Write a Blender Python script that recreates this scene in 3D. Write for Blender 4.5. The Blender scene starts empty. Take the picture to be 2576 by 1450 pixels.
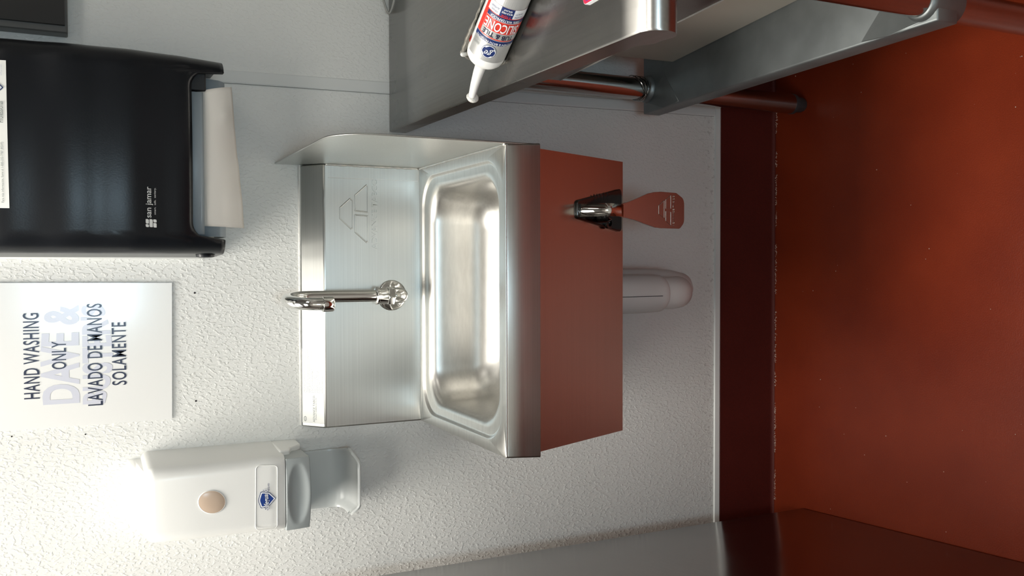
import bpy, bmesh, math, random
from mathutils import Vector, Matrix
random.seed(7)
scene = bpy.context.scene
C = scene.collection
PI = math.pi

# ------------------------------------------------------------------ camera
F_PX = 2250.0
CAM = Vector((0.0491, -1.5024, 1.3609))
pitch, yaw, roll = 0.4528, -0.0270, 0.0143
fwd = Vector((math.sin(yaw)*math.cos(pitch), math.cos(yaw)*math.cos(pitch), -math.sin(pitch)))
rgt = Vector((math.cos(yaw), -math.sin(yaw), 0))
dwn = fwd.cross(rgt)
r2 = rgt*math.cos(roll) + dwn*math.sin(roll)
d2 = -rgt*math.sin(roll) + dwn*math.cos(roll)
cam_data = bpy.data.cameras.new('camera'); cam = bpy.data.objects.new('camera', cam_data); C.objects.link(cam)
# the phone was held sideways: picture right is the room's "down"
m = Matrix((d2, r2, -fwd)).transposed().to_4x4(); m.translation = CAM
cam.matrix_world = m
cam_data.sensor_fit = 'HORIZONTAL'; cam_data.sensor_width = 36.0
cam_data.lens = F_PX/2576.0*36.0; cam_data.clip_start = 0.02
scene.camera = cam

# ------------------------------------------------------------------ world, lights, exposure
world = bpy.data.worlds.new('world'); scene.world = world; world.use_nodes = True
bg = world.node_tree.nodes['Background']; bg.inputs[0].default_value = (0.8, 0.88, 1.0, 1); bg.inputs[1].default_value = 0.3
vs = scene.view_settings
vs.view_transform = 'Standard'; vs.look = 'None'; vs.gamma = 1.0; vs.exposure = 0.12; vs.use_curve_mapping = False

CEIL = 2.65
def area(name, loc, size, power, col, rot=(0, 0, 0)):
    l = bpy.data.lights.new(name, 'AREA'); l.shape = 'RECTANGLE'; l.size, l.size_y = size; l.energy = power; l.color = col
    o = bpy.data.objects.new(name, l); o.location = loc; o.rotation_euler = rot; C.objects.link(o); return o
TROFFERS = [  # x, y, size x, size y, watts
    (-0.71, -0.47, 1.18, 0.58, 38.0),
    (-0.55, -1.55, 1.18, 0.58, 6.5),  # unseen fill lamp added to light the floor and the fronts
    (1.90, -1.80, 1.18, 0.58, 3.0),  # second added fill lamp, also unseen
]
WARM = (1.0, 0.96, 0.89)
for i, (x, y, sx, sy, w) in enumerate(TROFFERS):
    area('ceiling_lamp', (x, y, CEIL-0.035), (sx, sy), w, WARM)
# cool lamp added behind the photographer for front glare and fill
area('added_glare_lamp', (-0.03, -2.30, 1.33), (0.24, 0.34), 4.5, (0.58, 0.83, 1.0), (PI/2, 0, 0))

# ------------------------------------------------------------------ materials
def new_mat(name):
    mt = bpy.data.materials.new(name); mt.use_nodes = True
    nt = mt.node_tree; return mt, nt, nt.nodes['Principled BSDF']
def N(nt, t, **kw):
    n = nt.nodes.new(t)
    for k, v in kw.items(): setattr(n, k, v)
    return n
def mat(name, col, rough=0.5, metal=0.0, bump=None, spec=None, var=0.0, coat=0.0):
    """bump=(scale, strength, distance); var = colour mottling"""
    mt, nt, b = new_mat(name)
    b.inputs['Base Color'].default_value = (*col, 1); b.inputs['Roughness'].default_value = rough; b.inputs['Metallic'].default_value = metal
    if spec is not None: b.inputs['Specular IOR Level'].default_value = spec
    if coat: b.inputs['Coat Weight'].default_value = coat; b.inputs['Coat Roughness'].default_value = 0.1
    tc = N(nt, 'ShaderNodeTexCoord')
    if var:
        nz = N(nt, 'ShaderNodeTexNoise'); nz.inputs['Scale'].default_value = 14; nz.inputs['Detail'].default_value = 6
        nt.links.new(tc.outputs['Object'], nz.inputs['Vector'])
        mr = N(nt, 'ShaderNodeMapRange'); mr.inputs[1].default_value = 0.3; mr.inputs[2].default_value = 0.7
        mr.inputs[3].default_value = 1-var; mr.inputs[4].default_value = 1+var
        nt.links.new(nz.outputs['Fac'], mr.inputs[0])
        mx = N(nt, 'ShaderNodeMix', data_type='RGBA', blend_type='MULTIPLY'); mx.inputs[0].default_value = 1
        mx.inputs[6].default_value = (*col, 1); nt.links.new(mr.outputs[0], mx.inputs[7]); nt.links.new(mx.outputs[2], b.inputs['Base Color'])
    if bump:
        nz = N(nt, 'ShaderNodeTexNoise'); nz.inputs['Scale'].default_value = bump[0]; nz.inputs['Detail'].default_value = 3
        nt.links.new(tc.outputs['Object'], nz.inputs['Vector'])
        bp = N(nt, 'ShaderNodeBump'); bp.inputs['Strength'].default_value = bump[1]; bp.inputs['Distance'].default_value = bump[2]
        nt.links.new(nz.outputs['Fac'], bp.inputs['Height']); nt.links.new(bp.outputs[0], b.inputs['Normal'])
    return mt

def steel(name, col=(0.55, 0.555, 0.53), rough=0.34, aniso=0.72, brush=(3, 500, 500), scratch=0.0):
    mt, nt, b = new_mat(name)
    b.inputs['Metallic'].default_value = 1.0; b.inputs['Anisotropic'].default_value = aniso; b.inputs['Anisotropic Rotation'].default_value = 0.25
    tg = N(nt, 'ShaderNodeTangent', direction_type='UV_MAP', uv_map='UVMap'); nt.links.new(tg.outputs[0], b.inputs['Tangent'])
    tc = N(nt, 'ShaderNodeTexCoord'); mp = N(nt, 'ShaderNodeMapping'); mp.inputs['Scale'].default_value = brush
    nt.links.new(tc.outputs['Object'], mp.inputs['Vector'])
    n1 = N(nt, 'ShaderNodeTexNoise'); n1.inputs['Scale'].default_value = 1.0; n1.inputs['Detail'].default_value = 4
    nt.links.new(mp.outputs[0], n1.inputs['Vector'])
    n2 = N(nt, 'ShaderNodeTexNoise'); n2.inputs['Scale'].default_value = 9.0; n2.inputs['Detail'].default_value = 4
    nt.links.new(tc.outputs['Object'], n2.inputs['Vector'])
    mr = N(nt, 'ShaderNodeMapRange'); mr.inputs[1].default_value = 0.25; mr.inputs[2].default_value = 0.75
    mr.inputs[3].default_value = rough-0.025; mr.inputs[4].default_value = rough+0.025
    nt.links.new(n2.outputs['Fac'], mr.inputs[0]); nt.links.new(mr.outputs[0], b.inputs['Roughness'])
    rp = N(nt, 'ShaderNodeMapRange'); rp.inputs[1].default_value = 0.3; rp.inputs[2].default_value = 0.7; rp.inputs[3].default_value = 0.94; rp.inputs[4].default_value = 1.04
    nt.links.new(n1.outputs['Fac'], rp.inputs[0])
    mx = N(nt, 'ShaderNodeMix', data_type='RGBA', blend_type='MULTIPLY'); mx.inputs[0].default_value = 1; mx.inputs[6].default_value = (*col, 1)
    nt.links.new(rp.outputs[0], mx.inputs[7]); nt.links.new(mx.outputs[2], b.inputs['Base Color'])
    last = None
    bp = N(nt, 'ShaderNodeBump'); bp.inputs['Strength'].default_value = 0.06; bp.inputs['Distance'].default_value = 0.0006
    nt.links.new(n1.outputs['Fac'], bp.inputs['Height'])
    last = bp
    if scratch:
        wv = N(nt, 'ShaderNodeTexVoronoi', feature='DISTANCE_TO_EDGE'); wv.inputs['Scale'].default_value = 26
        mp2 = N(nt, 'ShaderNodeMapping'); mp2.inputs['Scale'].default_value = (1, 0.35, 1); mp2.inputs['Rotation'].default_value = (0, 0, 0.7)
        nt.links.new(tc.outputs['Object'], mp2.inputs['Vector']); nt.links.new(mp2.outputs[0], wv.inputs['Vector'])
        lt = N(nt, 'ShaderNodeMath', operation='LESS_THAN'); lt.inputs[1].default_value = 0.006
        nt.links.new(wv.outputs['Distance'], lt.inputs[0])
        gt = N(nt, 'ShaderNodeMath', operation='GREATER_THAN'); gt.inputs[1].default_value = 0.6
        nt.links.new(n2.outputs['Fac'], gt.inputs[0])
        ml = N(nt, 'ShaderNodeMath', operation='MULTIPLY'); nt.links.new(lt.outputs[0], ml.inputs[0]); nt.links.new(gt.outputs[0], ml.inputs[1])
        b2 = N(nt, 'ShaderNodeBump', invert=True); b2.inputs['Strength'].default_value = scratch; b2.inputs['Distance'].default_value = 0.0008
        nt.links.new(ml.outputs[0], b2.inputs['Height']); last = b2
    if scratch: nt.links.new(last.outputs[0], b.inputs['Normal'])
    return mt

def frp(name, col):
    """glass-fibre wall panel with a pebbled emboss"""
    mt, nt, b = new_mat(name)
    b.inputs['Roughness'].default_value = 0.38
    tc = N(nt, 'ShaderNodeTexCoord'); mp = N(nt, 'ShaderNodeMapping'); mp.inputs['Rotation'].default_value = (0, 0.7, 0); mp.inputs['Scale'].default_value = (1.0, 1.0, 0.62)
    nt.links.new(tc.outputs['Object'], mp.inputs['Vector'])
    n1 = N(nt, 'ShaderNodeTexNoise'); n1.inputs['Scale'].default_value = 230; n1.inputs['Detail'].default_value = 1.0; n1.inputs['Distortion'].default_value = 0.35
    nt.links.new(mp.outputs[0], n1.inputs['Vector'])
    mr = N(nt, 'ShaderNodeMapRange', interpolation_type='SMOOTHSTEP'); mr.inputs[1].default_value = 0.47; mr.inputs[2].default_value = 0.70
    nt.links.new(n1.outputs['Fac'], mr.inputs[0])
    bp = N(nt, 'ShaderNodeBump'); bp.inputs['Strength'].default_value = 0.5; bp.inputs['Distance'].default_value = 0.0009
    nt.links.new(mr.outputs[0], bp.inputs['Height']); nt.links.new(bp.outputs[0], b.inputs['Normal'])
    n2 = N(nt, 'ShaderNodeTexNoise'); n2.inputs['Scale'].default_value = 3.5; n2.inputs['Detail'].default_value = 5
    nt.links.new(tc.outputs['Object'], n2.inputs['Vector'])
    # grime specks collecting along the bottom of the panel (its own dirt)
    sp = N(nt, 'ShaderNodeSeparateXYZ'); nt.links.new(tc.outputs['Object'], sp.inputs[0])
    gz = N(nt, 'ShaderNodeMapRange'); gz.inputs[1].default_value = 0.21; gz.inputs[2].default_value = 0.15; nt.links.new(sp.outputs['Z'], gz.inputs[0])
    n3 = N(nt, 'ShaderNodeTexNoise'); n3.inputs['Scale'].default_value = 130; n3.inputs['Detail'].default_value = 4; nt.links.new(tc.outputs['Object'], n3.inputs['Vector'])
    th = N(nt, 'ShaderNodeMapRange'); th.inputs[1].default_value = 0.56; th.inputs[2].default_value = 0.66; nt.links.new(n3.outputs['Fac'], th.inputs[0])
    mu = N(nt, 'ShaderNodeMath', operation='MULTIPLY'); nt.links.new(gz.outputs[0], mu.inputs[0]); nt.links.new(th.outputs[0], mu.inputs[1])
    mu2 = N(nt, 'ShaderNodeMath', operation='MULTIPLY'); mu2.inputs[1].default_value = 0.42; nt.links.new(mu.outputs[0], mu2.inputs[0])
    rp = N(nt, 'ShaderNodeValToRGB'); rp.color_ramp.elements[0].color = (col[0]*.94, col[1]*.94, col[2]*.93, 1); rp.color_ramp.elements[1].color = (*col, 1)
    rp.color_ramp.elements[0].position = 0.3; rp.color_ramp.elements[1].position = 0.6
    nt.links.new(n2.outputs['Fac'], rp.inputs[0])
    mx = N(nt, 'ShaderNodeMix', data_type='RGBA'); nt.links.new(mu2.outputs[0], mx.inputs[0]); nt.links.new(rp.outputs[0], mx.inputs[6]); mx.inputs[7].default_value = (0.16, 0.13, 0.10, 1)
    nt.links.new(mx.outputs[2], b.inputs['Base Color'])
    return mt

def epoxy(name, col, rough, bstr):
    """red quartz-filled epoxy floor"""
    mt, nt, b = new_mat(name)
    tc = N(nt, 'ShaderNodeTexCoord')
    n1 = N(nt, 'ShaderNodeTexNoise'); n1.inputs['Scale'].default_value = 420; n1.inputs['Detail'].default_value = 3; nt.links.new(tc.outputs['Object'], n1.inputs['Vector'])
    n2 = N(nt, 'ShaderNodeTexNoise'); n2.inputs['Scale'].default_value = 5; n2.inputs['Detail'].default_value = 6; nt.links.new(tc.outputs['Object'], n2.inputs['Vector'])
    rp = N(nt, 'ShaderNodeValToRGB')
    rp.color_ramp.elements[0].position = 0.3; rp.color_ramp.elements[0].color = (col[0]*.82, col[1]*.75, col[2]*.75, 1)
    rp.color_ramp.elements[1].position = 0.7; rp.color_ramp.elements[1].color = (col[0]*1.12, col[1]*1.15, col[2]*1.1, 1)
    nt.links.new(n2.outputs['Fac'], rp.inputs[0])
    n3 = N(nt, 'ShaderNodeTexNoise'); n3.inputs['Scale'].default_value = 900; n3.inputs['Detail'].default_value = 1; nt.links.new(tc.outputs['Object'], n3.inputs['Vector'])
    mr = N(nt, 'ShaderNodeMapRange'); mr.inputs[1].default_value = 0.3; mr.inputs[2].default_value = 0.7; mr.inputs[3].default_value = 0.8; mr.inputs[4].default_value = 1.2
    nt.links.new(n3.outputs['Fac'], mr.inputs[0])
    mx = N(nt, 'ShaderNodeMix', data_type='RGBA', blend_type='MULTIPLY'); mx.inputs[0].default_value = 1
    nt.links.new(rp.outputs[0], mx.inputs[6]); nt.links.new(mr.outputs[0], mx.inputs[7]); nt.links.new(mx.outputs[2], b.inputs['Base Color'])
    b.inputs['Roughness'].default_value = rough; b.inputs['Specular IOR Level'].default_value = 0.3
    bp = N(nt, 'ShaderNodeBump'); bp.inputs['Strength'].default_value = bstr; bp.inputs['Distance'].default_value = 0.0008
    nt.links.new(n1.outputs['Fac'], bp.inputs['Height']); nt.links.new(bp.outputs[0], b.inputs['Normal'])
    return mt

def emit(name, col, s):
    mt, nt, b = new_mat(name)
    b.inputs['Base Color'].default_value = (*col, 1); b.inputs['Emission Color'].default_value = (*col, 1); b.inputs['Emission Strength'].default_value = s
    return mt

M = dict(
    wall=frp('white_embossed_panel', (0.80, 0.80, 0.77)),
    trim=mat('white_vinyl_trim', (0.74, 0.75, 0.73), 0.35),
    paint=mat('painted_wall', (0.66, 0.66, 0.63), 0.7, bump=(60, 0.1, 0.001)),
    ceiling=mat('ceiling_tile', (0.30, 0.29, 0.28), 0.9, bump=(120, 0.3, 0.002)),
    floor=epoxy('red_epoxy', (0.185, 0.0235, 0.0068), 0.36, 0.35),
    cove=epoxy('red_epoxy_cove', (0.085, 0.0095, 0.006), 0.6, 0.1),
    grit=mat('pale_grit', (0.55, 0.42, 0.36), 0.6),
    steel=steel('brushed_steel'),
    steel_skirt=steel('brushed_steel_skirt', col=(0.66, 0.61, 0.55), rough=0.17, aniso=0.0),
    steel_bowl=steel('satin_steel_bowl', col=(0.64, 0.63, 0.60), rough=0.36, aniso=0.0, brush=(40, 200, 200)),
    steel_table=steel('scratched_table_steel', col=(0.37, 0.36, 0.345), rough=0.27, aniso=0.0, brush=(300, 4, 300), scratch=0.5),
    steel_cab=steel('cabinet_steel', col=(0.30, 0.285, 0.27), rough=0.17, aniso=0.0, brush=(500, 4, 500)),
    steel_bin=steel('housing_steel', col=(0.34, 0.315, 0.29), rough=0.3, aniso=0.0),
    bin=mat('pale_beige_plastic', (0.50, 0.455, 0.39), 0.33),
    galv=mat('galvanised_steel', (0.24, 0.26, 0.262), 0.46, 0.8, bump=(25, 0.08, 0.002), var=0.16),
    pipe=steel('leg_tube_steel', col=(0.50, 0.50, 0.49), rough=0.14, aniso=0.0),
    chrome=mat('chrome', (0.82, 0.82, 0.80), 0.05, 1.0),
    chrome_dark=mat('dark_chrome', (0.10, 0.105, 0.11), 0.12, 1.0, bump=(140, 0.15, 0.001)),
    polished=steel('polished_pedal', col=(0.72, 0.70, 0.67), rough=0.16, aniso=0.0),
    black=mat('black_plastic', (0.010, 0.010, 0.011), 0.5),
    smoke=mat('smoky_black_cover', (0.006, 0.0075, 0.010), 0.30, bump=(420, 0.14, 0.0006), spec=0.3),
    grey_blue=mat('blue_grey_plastic_and_shade', (0.36, 0.42, 0.46), 0.45),  # lever plastic, also the painted shade on the paper's top
    white_plastic=mat('white_plastic', (0.86, 0.86, 0.83), 0.30),
    grey_plastic=mat('grey_plastic', (0.36, 0.39, 0.39), 0.32),
    tray_plastic=mat('light_grey_plastic', (0.56, 0.58, 0.57), 0.25),
    soap=mat('tan_window', (0.56, 0.43, 0.33), 0.22),
    paper=mat('cream_paper', (0.80, 0.755, 0.69), 0.85, bump=(500, 0.15, 0.0005)),
    sign=mat('laminated_white', (0.84, 0.84, 0.82), 0.17, coat=0.3),
    ink=mat('navy_ink', (0.012, 0.014, 0.045), 0.25),
    lilac=mat('pale_lilac_ink', (0.64, 0.65, 0.73), 0.2),
    sticker=mat('white_sticker', (0.86, 0.86, 0.82), 0.3),
    label_txt=mat('grey_print', (0.22, 0.24, 0.23), 0.4),
    logo_white=mat('logo_white', (0.75, 0.76, 0.74), 0.4),
    blue=mat('royal_blue_print', (0.010, 0.045, 0.24), 0.3),
    cyan=mat('cyan_print', (0.02, 0.30, 0.52), 0.3),
    white_print=mat('white_print', (0.85, 0.86, 0.88), 0.3),
    red=mat('red_print', (0.66, 0.045, 0.03), 0.3),
    navy=mat('navy_print', (0.018, 0.035, 0.14), 0.3),
    silver=mat('silver_print', (0.52, 0.52, 0.51), 0.35, 0.35),
    white_tube=mat('white_tube', (0.84, 0.84, 0.82), 0.3),
    gun=mat('dirty_grey_metal', (0.20, 0.19, 0.165), 0.5, 0.5, bump=(160, 0.5, 0.002), var=0.3),
    caulk=mat('dried_caulk', (0.72, 0.71, 0.67), 0.5, bump=(200, 0.6, 0.003)),
    cable=mat('grey_cable', (0.36, 0.36, 0.34), 0.4),
    wrap=mat('white_pipe_wrap', (0.72, 0.70, 0.68), 0.5),
    darkline=mat('dark_seam', (0.03, 0.025, 0.025), 0.6),
    greyline=mat('grey_seam', (0.22, 0.21, 0.20), 0.6),
    dim_wall=mat('taupe_wall', (0.30, 0.28, 0.26), 0.7),
    dark_wall=mat('dark_end_wall', (0.16, 0.14, 0.125), 0.7),
    counter=mat('pale_grey_laminate', (0.62, 0.64, 0.62), 0.45),
    dark_panel=mat('dark_panel', (0.018, 0.017, 0.016), 0.35),
    dark_frame=mat('dark_grey_frame', (0.10, 0.10, 0.095), 0.4),
    purple=mat('purple_print', (0.26, 0.02, 0.30), 0.3),
    crimson=mat('crimson_print', (0.62, 0.02, 0.07), 0.3),
    rubber=mat('dark_foot', (0.06, 0.06, 0.065), 0.4, 0.3),
    lamp=emit('lamp_diffuser', (1.0, 0.965, 0.90), 3.0),
    added_glow=emit('added_glow_glass', (0.70, 0.88, 1.0), 3.0),  # glow of the pane added behind the camera
)

# ------------------------------------------------------------------ mesh helpers (world coordinates in, root-relative out)
def finish(name, verts, faces, material, root=None, parent=None, smooth=None, bevel=None, solid=None, subd=0, mods=None):
    base = Vector(root.location) if root is not None else Vector((0, 0, 0))
    me = bpy.data.meshes.new(name)
    me.from_pydata([tuple(Vector(v)-base) for v in verts], [], faces)
    bm = bmesh.new(); bm.from_mesh(me)
    bmesh.ops.remove_doubles(bm, verts=bm.verts, dist=1e-6)
    if not solid: bmesh.ops.recalc_face_normals(bm, faces=bm.faces)
    bm.to_mesh(me); bm.free()
    me.validate(); me.update()
    uv = me.uv_layers.new(name='UVMap')
    for p in me.polygons:
        n = p.normal
        for li in p.loop_indices:
            co = me.vertices[me.loops[li].vertex_index].co
            uv.data[li].uv = (co.y, co.z+co.x*.01) if abs(n.x) > 0.8 else (co.x, co.y+co.z)
    me.materials.append(M[material] if isinstance(material, str) else material)
    o = bpy.data.objects.new(name, me); C.objects.link(o)
    if root is not None: o.parent = parent if parent is not None else root
    if smooth is not None:
        me.shade_smooth()
        if smooth < 179: me.set_sharp_from_angle(angle=math.radians(smooth))
    if solid:
        s = o.modifiers.new('solid', 'SOLIDIFY'); s.thickness = solid; s.offset = -1
    if bevel:
        bv = o.modifiers.new('bevel', 'BEVEL'); bv.width = bevel[0]; bv.segments = bevel[1]; bv.limit_method = 'ANGLE'; bv.angle_limit = math.radians(35)
        if smooth is None:
            me.shade_smooth(); me.set_sharp_from_angle(angle=math.radians(50))
    if subd:
        s = o.modifiers.new('subd', 'SUBSURF'); s.levels = subd; s.render_levels = subd
    return o

def thing(name, label, cat, loc, group=None):
    o = bpy.data.objects.new(name, None); o.empty_display_size = 0.05; C.objects.link(o); o.location = loc
    o['label'] = label; o['category'] = cat
    if group: o['group'] = group
    bpy.context.view_layer.update()
    return o
def tag(o, label, cat):
    o['label'] = label; o['category'] = cat; return o
def struct(o):
    o['kind'] = 'structure'; return o

def box_data(x0, x1, y0, y1, z0, z1):
    v = [(x, y, z) for x in (x0, x1) for y in (y0, y1) for z in (z0, z1)]
    f = [(0, 1, 3, 2), (4, 6, 7, 5), (0, 4, 5, 1), (2, 3, 7, 6), (0, 2, 6, 4), (1, 5, 7, 3)]
    return v, f
def box(name, b, material, root=None, parent=None, bevel=None, xf=None):
    v, f = box_data(*b)
    if xf: v = [xf(Vector(p)) for p in v]
    return finish(name, v, f, material, root, parent, bevel=bevel)
def merge(*parts):
    V, Fc = [], []
    for v, f in parts:
        k = len(V); V += list(v); Fc += [tuple(i+k for i in q) for q in f]
    return V, Fc
def loft_data(rings, closed=True, caps=True):
    n = len(rings[0]); V = [p for r in rings for p in r]; Fc = []
    for i in range(len(rings)-1):
        for j in range(n if closed else n-1):
            a = i*n+j; b = i*n+(j+1) % n
            Fc.append((a, b, b+n, a+n))
    if caps:
        Fc.append(tuple(range(n-1, -1, -1))); Fc.append(tuple(range((len(rings)-1)*n, len(rings)*n)))
    return V, Fc
def frame_for(t):
    t = t.normalized(); up = Vector((0, 0, 1)) if abs(t.z) < 0.9 else Vector((1, 0, 0))
    a = t.cross(up).normalized(); return a, t.cross(a).normalized()
def tube_data(pts, rad, seg=16, caps=True):
    pts = [Vector(p) for p in pts]; n = len(pts)
    rads = rad if isinstance(rad, (list, tuple)) else [rad]*n
    rings = []; a = None
    for i, p in enumerate(pts):
        t = (pts[min(i+1, n-1)]-pts[max(i-1, 0)])
        t.normalize()
        if a is None: a, b = frame_for(t)
        else:
            a = (a - t*a.dot(t)).normalized(); b = t.cross(a).normalized()
        rings.append([p+(a*math.cos(2*PI*k/seg)+b*math.sin(2*PI*k/seg))*rads[i] for k in range(seg)])
    return loft_data(rings, True, caps)
def tube(name, pts, rad, material, root=None, parent=None, seg=16, smooth=50):
    v, f = tube_data(pts, rad, seg); return finish(name, v, f, material, root, parent, smooth=smooth)
def lathe_data(origin, axis, prof, seg=32):
    """prof = [(distance along axis, radius)]"""
    o = Vector(origin); ax = Vector(axis).normalized(); a, b = frame_for(ax)
    rings = [[o+ax*s+(a*math.cos(2*PI*k/seg)+b*math.sin(2*PI*k/seg))*max(r, 1e-4) for k in range(seg)] for s, r in prof]
    return loft_data(rings)
def lathe(name, origin, axis, prof, material, root=None, parent=None, seg=32, smooth=40):
    v, f = lathe_data(origin, axis, prof, seg); return finish(name, v, f, material, root, parent, smooth=smooth)
def prism_data(poly, ext):
    """poly = 3-D outline, ext = extrusion vector"""
    e = Vector(ext); return loft_data([[Vector(p) for p in poly], [Vector(p)+e for p in poly]])
def prism(name, poly, ext, material, root=None, parent=None, bevel=None, smooth=None):
    v, f = prism_data(poly, ext); return finish(name, v, f, material, root, parent, bevel=bevel, smooth=smooth)
def round_poly(pts, rad, seg=6):
    """2-D polygon with rounded corners"""
    out = []; n = len(pts)
    for i in range(n):
        p = Vector(pts[i]); a = Vector(pts[i-1])-p; b = Vector(pts[(i+1) % n])-p
        r = rad[i] if isinstance(rad, (list, tuple)) else rad
        if r <= 0: out.append(tuple(p)); continue
        ang = a.angle(b); d = min(r/math.tan(ang/2), a.length*.49, b.length*.49); r = d*math.tan(ang/2)
        an, bn = a.normalized(), b.normalized(); c = p+(an+bn).normalized()*(r/math.sin(ang/2))
        s = p+an*d-c; e = p+bn*d-c; tot = s.angle(e); cr = s.x*e.y-s.y*e.x
        for k in range(seg+1):
            th = tot*k/seg*(1 if cr > 0 else -1)
            out.append((c.x+s.x*math.cos(th)-s.y*math.sin(th), c.y+s.x*math.sin(th)+s.y*math.cos(th)))
    return out
def rrect(cx, cy, hx, hy, r, seg=8):
    return round_poly([(cx-hx, cy-hy), (cx+hx, cy-hy), (cx+hx, cy+hy), (cx-hx, cy+hy)], r, seg)
def arc(cx, cy, r, a0, a1, n):
    return [(cx+r*math.cos(a0+(a1-a0)*i/n), cy+r*math.sin(a0+(a1-a0)*i/n)) for i in range(n+1)]

def text_data(body, bold=0.0, shear=0.0, space=1.0):
    """letters as flat faces, normalised to the unit square"""
    cu = bpy.data.curves.new('lettering', 'FONT'); cu.body = body; cu.offset = bold; cu.shear = shear; cu.resolution_u = 4; cu.space_character = space
    o = bpy.data.objects.new('lettering_tmp', cu); C.objects.link(o)
    dg = bpy.context.evaluated_depsgraph_get(); me = bpy.data.meshes.new_from_object(o.evaluated_get(dg))
    V = [(v.co.x, v.co.y) for v in me.vertices]; Fc = [tuple(p.vertices) for p in me.polygons]
    bpy.data.objects.remove(o); bpy.data.curves.remove(cu); bpy.data.meshes.remove(me)
    x0 = min(v[0] for v in V); x1 = max(v[0] for v in V); y0 = min(v[1] for v in V); y1 = max(v[1] for v in V)
    return [((x-x0)/(x1-x0), (y-y0)/(y1-y0)) for x, y in V], Fc
def text(name, body, material, root, fn, parent=None, bold=0.0, shear=0.0, depth=0.0, space=1.0):
    """fn maps the unit square to the surface"""
    V, Fc = text_data(body, bold, shear, space)
    o = finish(name, [fn(u, v) for u, v in V], Fc, material, root, parent)
    if depth:
        s = o.modifiers.new('solid', 'SOLIDIFY'); s.thickness = depth; s.offset = 0
    return o
def wall_rect(x0, x1, z0, z1, y):
    return lambda u, v: Vector((x0+(x1-x0)*u, y, z0+(z1-z0)*v))

# ------------------------------------------------------------------ the room
struct(box('wall_back', (-2.6, 3.0, 0.0, 0.12, 0.0, CEIL), 'wall'))
struct(box('floor', (-2.6, 3.0, -2.35, 0.12, -0.1, 0.0), 'floor'))
struct(box('ceiling', (-2.6, 3.0, -2.35, 0.12, CEIL, CEIL+0.1), 'ceiling'))
struct(box('wall_left', (-2.7, -2.6, -2.35, 0.12, 0, CEIL), 'dark_wall'))
struct(box('wall_right', (3.0, 3.1, -2.35, 0.12, 0, CEIL), 'paint'))
struct(box('wall_front', (-2.7, 3.1, -2.45, -2.35, 0, CEIL), 'dim_wall'))
# unseen door added behind the photographer to carry the glowing pane
d1 = struct(box('added_door', (-0.48, 0.42, -2.35, -2.315, 0, 2.05), 'trim', bevel=(0.004, 2)))
gp = box('added_glow_pane', (-0.16, 0.10, -2.318, -2.31, 1.15, 1.51), 'added_glow'); gp.parent = d1
# coved base in the same red epoxy
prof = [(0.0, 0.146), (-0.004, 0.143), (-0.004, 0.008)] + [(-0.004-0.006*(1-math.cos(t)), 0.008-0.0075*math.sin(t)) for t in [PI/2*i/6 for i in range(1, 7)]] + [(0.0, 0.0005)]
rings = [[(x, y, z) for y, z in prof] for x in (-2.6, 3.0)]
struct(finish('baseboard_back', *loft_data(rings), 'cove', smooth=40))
# cap strip along the bottom of the wall panel
prof = [(0.0, 0.158), (-0.0035, 0.157), (-0.0045, 0.1465), (-0.0035, 0.1445), (0.0, 0.1445)]
struct(finish('trim_1', *loft_data([[(x, y, z) for y, z in prof] for x in (-2.6, 3.0)]), 'trim', smooth=30))
# divider strip covering the panel joint
def xs(z): return 0.3455+(1.14-z)*0.016
strip = []
for z in (0.158, CEIL):
    x = xs(z); strip.append([(x, 0, z), (x, -0.0022, z), (x+0.002, -0.003, z), (x+0.0195, -0.0022, z), (x+0.0205, -0.0012, z), (x+0.0205, 0, z)])
struct(finish('trim_2', *loft_data(strip), 'trim'))
sm = finish('joint_gap', *loft_data([[(xs(z)-0.0006, 0, z), (xs(z)-0.0006, -0.0004, z), (xs(z)+0.0002, -0.0004, z), (xs(z)+0.0002, 0, z)] for z in (0.16, 1.5)]), 'greyline')
sm.parent = bpy.data.objects['trim_2']
# old screw holes in the wall panel
wb = bpy.data.objects['wall_back']
for (x, z, r) in ((0.008, 1.192, 0.0017), (-0.165, 1.192, 0.0017), (-0.2, 1.45, 0.0012), (-0.205, 1.352, 0.0012), (0.125, 0.47, 0.0015)):
    h = lathe('screw_hole', (x, 0.0002, z), (0, -1, 0), [(0, r), (0.0006, r*.9)], 'darkline', seg=12); h.parent = wb
# pale grit caught along the foot of the cove
fl = bpy.data.objects['floor']
gv, gf = [], []
for i in range(900):
    x = random.uniform(-0.46, 0.40); y = -0.0115+random.gauss(0, 0.0013); s = random.uniform(0.0003, 0.0008)*(1.5 if random.random() < .08 else 1)
    if math.sin(x*37)+math.sin(x*91+1) < -0.6: continue
    v, f = box_data(x-s, x+s, y-s*.7, y+s*.7, 0, s*1.1); gv, gf = merge((gv, gf), (v, f))
for i in range(70):
    x = random.uniform(-0.5, 0.9); y = random.uniform(-0.75, -0.05); s = random.uniform(0.0003, 0.0009)
    v, f = box_data(x-s, x+s, y-s*.7, y+s*.7, 0, s); gv, gf = merge((gv, gf), (v, f))
g = finish('floor_grit', gv, gf, 'grit'); g.parent = fl; g['kind'] = 'stuff'

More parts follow.
